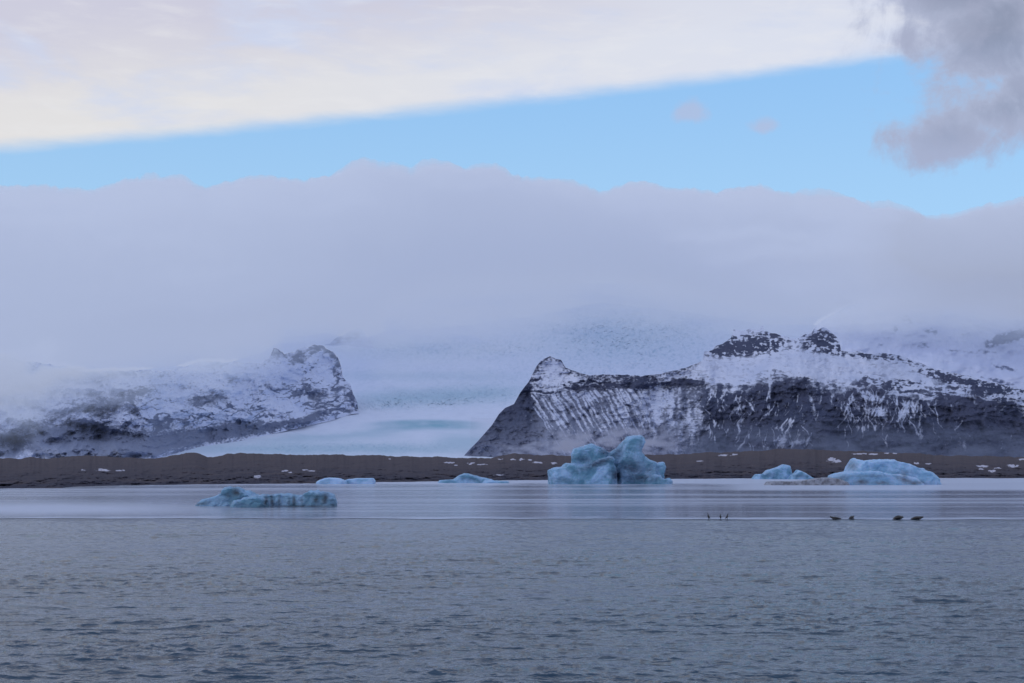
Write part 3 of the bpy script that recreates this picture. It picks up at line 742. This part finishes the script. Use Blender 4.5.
def displace(me, scale, amp, seed, facets=.5):
    n = len(me.vertices)
    co = np.empty(n * 3, np.float32); me.vertices.foreach_get('co', co); co = co.reshape(-1, 3).astype(float)
    no = np.empty(n * 3, np.float32); me.vertices.foreach_get('normal', no); no = no.reshape(-1, 3)
    x, y, z = co[:, 0] / scale, co[:, 1] / scale, co[:, 2] / scale
    d = fbm(x + .37 * y, z + .5 * y, 4, seed) + facets * (ridged(x * .7 - .4 * y, z * .9 + y * .3, 4, seed + 7, .6) - .3) + .35 * np.round(2.5 * fbm(x * 1.6 + y, z * 1.6 - y * .6, 2, seed + 3)) / 2.5
    co += no * (d * amp)[:, None]
    me.vertices.foreach_set('co', co.astype(np.float32).ravel())
    return co

def ice_mat(name, light, teal, dark, k=1., vein=0.):
    m, nt = material(name)
    p = nt.pos(); nrm = nt.new('ShaderNodeNewGeometry').outputs['Normal']
    n1 = nt.noise(nt.mapv(p, (1, 1, 1.3), rot=(.3, .5, 0)), .16 * k, 5, .6, .6)
    n2 = nt.noise(nt.mapv(p, (1, 1, 2.2), (9, 2, 1), (.2, .3, 0)), .55 * k, 6, .65, .4)
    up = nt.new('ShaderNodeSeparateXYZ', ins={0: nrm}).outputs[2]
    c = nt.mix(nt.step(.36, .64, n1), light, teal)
    c = nt.mix(nt.step(.3, .9, up, 0, .5), c, light)  # upward faces painted paler, as if lit from above
    dirt_shade = nt.m('MULTIPLY', nt.step(.52, .72, n2), nt.step(.3, .62, n1))
    c = nt.mix(nt.m('MULTIPLY', dirt_shade, .35), c, dark)
    c = nt.mix(nt.m('MULTIPLY', nt.attr('dirt_shade'), nt.step(.3, .6, n2, .65, 1.1), clamp=True), c, dark)  # veins and dirt, and on the large berg painted shade
    bs = nt.new('ShaderNodeBsdfPrincipled', ins={'Base Color': c, 'Roughness': .42, 'IOR': 1.31, 'Specular IOR Level': .4,
                                                  'Subsurface Weight': .25, 'Subsurface Radius': (.3, .9, 1.3), 'Subsurface Scale': 1. / k})
    b = nt.new('ShaderNodeBump', ins={'Strength': .9, 'Distance': .6 / k, 'Height': n2}); nt.l.new(b.outputs[0], bs.inputs['Normal'])
    finish(nt, bs.outputs[0]); return m
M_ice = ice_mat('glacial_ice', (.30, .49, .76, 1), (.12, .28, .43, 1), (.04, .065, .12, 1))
M_ice_near = ice_mat('clear_glacial_ice', (.26, .43, .66, 1), (.12, .27, .41, 1), (.045, .06, .085, 1), 1.8)
M_ice_pale = ice_mat('pale_glacial_ice', (.38, .57, .86, 1), (.22, .42, .66, 1), (.10, .11, .14, 1))

def berg(label, slabs, voxel, mat, amp, scale, seed, dirt_shade=None, sm=2, Yref=500.):
    bm = bmesh.new()
    for sl in slabs: slab(bm, *sl[:1], **sl[1])
    me = remeshed('iceberg', bm, voxel, sm)
    co = displace(me, scale, amp, seed)
    dv = np.zeros(len(co))
    if dirt_shade is not None:
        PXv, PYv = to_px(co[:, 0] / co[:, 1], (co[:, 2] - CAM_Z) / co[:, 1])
        for (x, y, rx, ry, rot, w) in dirt_shade: dv = np.maximum(dv, w * spot(PXv, PYv, x, y, rx, ry, rot))
    at_ = me.attributes.new('dirt_shade', 'FLOAT', 'POINT'); at_.data.foreach_set('value', np.clip(dv, 0, 1).astype(np.float32))
    # origin at the water under its middle
    c = co.mean(0); c[2] = 0
    me.vertices.foreach_set('co', (co - c).astype(np.float32).ravel())
    o = link('iceberg', me, mat); o.location = c
    return tag(o, label, 'iceberg', group='icebergs on the lagoon')

big = [
    ([(547, 470.5), (550, 469.3), (556, 468.5), (561, 467), (566, 464), (574, 464), (579, 466), (585, 468), (592, 467), (594, 463), (600, 460), (608, 457), (612, 457), (615, 460), (614, 464), (617, 472), (616, 488), (549, 488), (548, 476)], dict(Y=591, th=17, inset=.8)),
    ([(571.4, 454), (574, 449), (578, 447.5), (582, 447), (587, 445), (592, 444), (599, 446.5), (603, 449), (608, 452), (611, 457), (608, 466), (600, 470), (590, 472), (572, 472), (571, 463)], dict(Y=605, th=15, inset=.72)),
    ([(573, 464), (610, 460), (618, 470), (616, 488), (570, 488)], dict(Y=604, th=18)),
    ([(607, 454), (612, 450.5), (617.5, 447), (624.5, 440.6), (628, 448), (626, 459), (622, 472), (612, 472), (606, 460)], dict(Y=604, th=8, inset=.7)),
    ([(623, 445), (624.5, 440), (627, 437), (633, 435.6), (641, 436), (645, 438.5), (645.5, 442), (643, 446), (641, 449), (641, 453), (644, 456), (647, 460), (642, 472), (622, 474), (621, 462)], dict(Y=598, th=13, inset=.74)),
    ([(621, 458), (640, 453), (647, 458), (655, 462.5), (658, 466), (656, 488), (614, 488), (614, 474)], dict(Y=601, th=19, inset=.78)),
    ([(652, 464), (658, 463.5), (663, 463), (665.5, 466.4), (664.5, 472), (663.6, 477), (662, 488), (650, 488)], dict(Y=597, th=8, inset=.8)),
    ([(646, 480), (650, 476.5), (653.4, 475), (659.7, 475.8), (663, 478.8), (670, 478.6), (672, 481), (672, 488), (645, 488)], dict(Y=588, th=7, inset=.8)),
]
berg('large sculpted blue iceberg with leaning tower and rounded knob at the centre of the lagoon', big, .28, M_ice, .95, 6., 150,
     [(617, 475, 6, 8, 0, 1.), (598, 463, 18, 3.5, -.35, .95), (632, 468, 15, 8, .2, .8), (640, 478, 16, 5, 0, .8), (605, 452, 6, 4, 0, .8), (617, 453, 5, 8, .4, .7), (650, 470, 7, 6, 0, .5), (641, 447, 2, 8, 0, .5), (582, 459, 12, 4, 0, .6), (560, 480, 10, 2, 0, .4)], 1)  # dark tint paints shade into the recess, hollows and knob underside

nearb = [
    ([(190, 505.5), (196, 503), (202, 500.5), (209, 498.5), (217, 496), (224, 493.5), (225, 489), (228, 487.3), (232, 486.8), (238, 487.2), (242, 489), (245, 491.5), (250, 491), (258, 495), (266, 498), (268, 513), (189, 513)], dict(Y=212, th=5.5, inset=.8, below=.5)),
    ([(256, 496), (267, 495.3), (278, 494.3), (290, 494.6), (303, 495.6), (308, 492.5), (312, 491), (318, 490.7), (321, 493), (325, 492), (330, 493), (334, 495), (336.5, 499), (337, 504), (336, 513), (256, 513)], dict(Y=211, th=5.5, inset=.85, below=.5)),
    ([(229, 505), (236, 501), (246, 498), (256, 496.3), (264, 497), (268, 500), (268, 513), (227, 513)], dict(Y=204, th=5, inset=.75, below=.5)),
]
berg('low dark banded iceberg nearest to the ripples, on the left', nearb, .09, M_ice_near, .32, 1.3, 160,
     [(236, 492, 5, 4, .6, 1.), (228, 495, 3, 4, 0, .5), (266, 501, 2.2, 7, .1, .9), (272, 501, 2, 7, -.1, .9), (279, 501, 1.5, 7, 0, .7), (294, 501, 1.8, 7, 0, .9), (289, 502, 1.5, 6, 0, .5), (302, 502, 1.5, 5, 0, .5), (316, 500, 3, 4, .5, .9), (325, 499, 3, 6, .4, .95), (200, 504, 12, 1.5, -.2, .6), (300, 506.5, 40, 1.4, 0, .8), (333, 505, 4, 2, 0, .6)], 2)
berg('small smooth pale iceberg with rounded back in front of the brown moraine', [([(316, 482.5), (320, 479.8), (325, 478.3), (330, 477.8), (340, 478), (344, 479.6), (347, 481), (348, 487), (316, 487)], dict(Y=600, th=9))], .3, M_ice_pale, .25, 4, 170, None)
berg('flat topped tabular iceberg lying beside the rounded pale one', [([(344, 480.4), (350, 479), (356, 478.3), (365, 478.2), (374, 478), (375.5, 481), (375, 487), (344, 487)], dict(Y=606, th=9, inset=.9))], .3, M_ice_pale, .25, 4, 171, None)
berg('low iceberg with one central peak between the tabular and the large sculpted iceberg', [
    ([(434, 482), (439, 480.4), (452, 480), (457, 477), (460, 475), (464, 473.4), (468, 473), (473, 474.6), (478, 476), (486, 478.4), (493, 480), (498, 482), (498, 487), (433, 487)], dict(Y=650, th=12)),
    ([(484, 481), (496, 480.6), (508, 481.6), (512, 483), (512, 487), (480, 487)], dict(Y=640, th=8))], .32, M_ice, .5, 4, 172, [(470, 479, 12, 2, .2, .4)])
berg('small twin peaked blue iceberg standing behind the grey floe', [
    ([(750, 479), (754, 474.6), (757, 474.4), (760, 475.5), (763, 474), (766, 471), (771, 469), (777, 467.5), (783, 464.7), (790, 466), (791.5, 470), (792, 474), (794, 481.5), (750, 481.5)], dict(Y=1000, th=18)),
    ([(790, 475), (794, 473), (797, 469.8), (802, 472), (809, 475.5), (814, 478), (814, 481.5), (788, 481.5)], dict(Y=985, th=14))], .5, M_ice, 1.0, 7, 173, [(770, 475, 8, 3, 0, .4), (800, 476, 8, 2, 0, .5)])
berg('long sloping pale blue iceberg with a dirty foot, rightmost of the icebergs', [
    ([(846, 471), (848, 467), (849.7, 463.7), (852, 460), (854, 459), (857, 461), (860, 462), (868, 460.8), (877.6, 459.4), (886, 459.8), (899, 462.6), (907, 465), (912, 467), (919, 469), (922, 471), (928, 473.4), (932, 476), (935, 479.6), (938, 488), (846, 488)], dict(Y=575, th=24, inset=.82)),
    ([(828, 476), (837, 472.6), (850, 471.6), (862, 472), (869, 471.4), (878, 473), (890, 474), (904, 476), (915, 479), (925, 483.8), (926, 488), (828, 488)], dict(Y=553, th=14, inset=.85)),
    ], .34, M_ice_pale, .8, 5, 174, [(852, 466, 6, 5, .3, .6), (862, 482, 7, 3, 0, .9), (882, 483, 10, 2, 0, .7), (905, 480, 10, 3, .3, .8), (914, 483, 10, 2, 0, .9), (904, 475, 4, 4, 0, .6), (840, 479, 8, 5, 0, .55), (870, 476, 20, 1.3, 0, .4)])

m, nt = material('dirty_floe_ice'); M_floe = m
p = nt.pos(); n1 = nt.noise(p, .5, 6, .65)
bs = nt.new('ShaderNodeBsdfPrincipled', ins={'Base Color': nt.mix(nt.step(.4, .66, n1), (.27, .30, .38, 1), (.10, .105, .13, 1)), 'Roughness': .6})
finish(nt, bs.outputs[0])
def floe(label, pts, Y, th, voxel, amp, seed):
    bm = bmesh.new(); slab(bm, pts, Y, th, inset=.9, below=.4)
    me = remeshed('ice_floe', bm, voxel, 2); co = displace(me, voxel * 12, amp, seed)
    c = co.mean(0); c[2] = 0
    me.vertices.foreach_set('co', (co - c).astype(np.float32).ravel())
    o = link('ice_floe', me, M_floe); o.location = c
    return tag(o, label, 'ice floe')
floe('flat dirty grey ice floe in front of the small twin peaked iceberg', [(763, 484), (766, 482), (775, 481.3), (790, 481.6), (805, 480.6), (815, 478.6), (826, 477.6), (835, 478.6), (845, 482), (848, 487), (762, 487)], 546, 12, .2, .25, 181)
floe('thin low floe at the right edge of the thin ice', [(1006, 485.6), (1010, 484.6), (1030, 484.8), (1050, 485.6), (1050, 489), (1006, 489)], 540, 8, .2, .2, 182)

# ---------------------------------------------------------------- seals and birds
def loft(bm, spine, seg=12):
    """spine: (x, y, z, half width, half height), cross-sections upright"""
    rings = []
    for (x, y, z, w, h) in spine:
        rings.append([bm.verts.new((x, y + w * math.cos(2 * math.pi * k / seg), z + h * math.sin(2 * math.pi * k / seg))) for k in range(seg)])
    for a, b in zip(rings, rings[1:]):
        for k in range(seg): bm.faces.new((a[k], a[(k + 1) % seg], b[(k + 1) % seg], b[k]))
    bm.faces.new(rings[0][::-1]); bm.faces.new(rings[-1])
def ball(bm, c, r, s=(1, 1, 1)):
    g = bmesh.ops.create_icosphere(bm, subdivisions=2, radius=r)
    for v in g['verts']: v.co = Vector((v.co.x * s[0] + c[0], v.co.y * s[1] + c[1], v.co.z * s[2] + c[2]))
m, nt = material('wet_seal_fur'); M_seal = m
nn = nt.noise(nt.pos(), 14, 3, .6)
bs = nt.new('ShaderNodeBsdfPrincipled', ins={'Base Color': nt.mix(nn, (.010, .011, .016, 1), (.03, .03, .036, 1)), 'Roughness': .4}); finish(nt, bs.outputs[0])
m, nt = material('bird_plumage'); M_bird = m
nn = nt.noise(nt.pos(), 20, 3, .6)
bs = nt.new('ShaderNodeBsdfPrincipled', ins={'Base Color': nt.mix(nn, (.012, .013, .018, 1), (.03, .032, .04, 1)), 'Roughness': .55}); finish(nt, bs.outputs[0])

def seal(L, head_up, tail_up, h):
    bm = bmesh.new()
    q = lambda t: (t - .5) * L
    loft(bm, [(q(0), 0, .05 + tail_up, .04, .03), (q(.06), 0, .07 + tail_up * .5, .07, .055), (q(.16), 0, h * .34, h * .36, h * .33), (q(.32), 0, h * .48, h * .62, h * .48), (q(.52), 0, h * .56, h * .74, h * .56),
              (q(.70), 0, h * .54 + head_up * .05, h * .62, h * .53), (q(.82), 0, h * .52 + head_up * .5, h * .42, h * .42), (q(.90), 0, h * .56 + head_up * .85, h * .32, h * .32), (q(.97), 0, h * .54 + head_up * .95, h * .20, h * .19), (q(1.), 0, h * .52 + head_up * .92, h * .09, h * .08)])
    ball(bm, (q(.90), 0, h * .60 + head_up * .9), h * .34, (1.15, .95, .9))
    for sg in (-1, 1):
        ball(bm, (q(.02), sg * .05, .05 + tail_up), .07, (1.5, .5, .35))
        ball(bm, (q(.68), sg * h * .62, h * .16), .10, (.9, 1.1, .35))
    me = remeshed('seal', bm, .022, 2)
    return me
def place(name, me, mat, px, py, face_left, rot=0.):
    Y = waterY(py); X = at(px, py, Y)[0]
    o = link(name, me, mat); o.location = (X, Y, .035); o.rotation_euler = (0, 0, (math.pi if face_left else 0) + rot)
    return o
tag(place('seal', seal(1.25, .13, .0, .24), M_seal, 835.5, 519.6, True), 'dark slender seal with head raised, leftmost of the seals on the ice edge', 'seal', 'seals on the ice edge')
tag(place('seal', seal(.75, .12, .0, .30), M_seal, 851.5, 519.4, False, .6), 'smallest dark seal, short and hunched, beside the slender one', 'seal', 'seals on the ice edge')
tag(place('seal', seal(1.15, .0, .0, .40), M_seal, 898, 519.8, False, .15), 'plump mound shaped dark seal between the small and the rightmost seal', 'seal', 'seals on the ice edge')
tag(place('seal', seal(1.35, .08, .0, .32), M_seal, 917, 519.9, False, -.1), 'dark seal with thick shoulders, rightmost on the ice edge', 'seal', 'seals on the ice edge')

def bird(hgt, lean, neck):
    """a standing dark waterbird: body, neck, head and bill, tail, two legs, one mesh"""
    bm = bmesh.new(); s = hgt / .6
    def tube(pts, seg=10):
        rings = []
        for i, (x, z, r) in enumerate(pts):
            x0, z0, _ = pts[max(i - 1, 0)]; x1, z1, _ = pts[min(i + 1, len(pts) - 1)]
            t = Vector((x1 - x0, 0, z1 - z0)).normalized(); n = Vector((-t.z, 0, t.x))
            rings.append([bm.verts.new(Vector((x, 0, z)) * s + (n * math.cos(2 * math.pi * k / seg) + Vector((0, 1, 0)) * math.sin(2 * math.pi * k / seg)) * r * s) for k in range(seg)])
        for a, b in zip(rings, rings[1:]):
            for k in range(seg): bm.faces.new((a[k], a[(k + 1) % seg], b[(k + 1) % seg], b[k]))
        bm.faces.new(rings[0][::-1]); bm.faces.new(rings[-1])
    tube([(-.20 - lean, .06, .018), (-.13 - lean * .8, .12, .035), (-.07 - lean * .4, .18, .075), (-.01, .26, .095), (.03, .33, .08), (.045, .39, .052), (.04, .39 + neck * .4, .034), (.045, .39 + neck, .030), (.07, .42 + neck, .034), (.10, .425 + neck, .026), (.16, .42 + neck, .011), (.19, .41 + neck, .006)])
    for sg in (-1, 1):
        g = bmesh.ops.create_cone(bm, segments=8, radius1=.014 * s, radius2=.018 * s, depth=.16 * s, cap_ends=True)
        for v in g['verts']: v.co += Vector((-.01 * s, sg * .035 * s, .09 * s))
        ball(bm, (.015 * s, sg * .035 * s, .012 * s), .03 * s, (1.5, .9, .4))
    return remeshed('bird', bm, .012, 1)
tag(place('bird', bird(.70, 0, .15), M_bird, 708.5, 519.8, True, .5), 'slim dark bird standing upright, leftmost of the three birds', 'bird', 'dark birds standing on the ice edge')
tag(place('bird', bird(.62, .02, .10), M_bird, 720.5, 519.6, True, 1.1), 'dark bird with short neck standing between the other two birds', 'bird', 'dark birds standing on the ice edge')
tag(place('bird', bird(.64, .06, .09), M_bird, 727.3, 519.6, False, .3), 'stouter dark bird standing rightmost of the three birds', 'bird', 'dark birds standing on the ice edge')
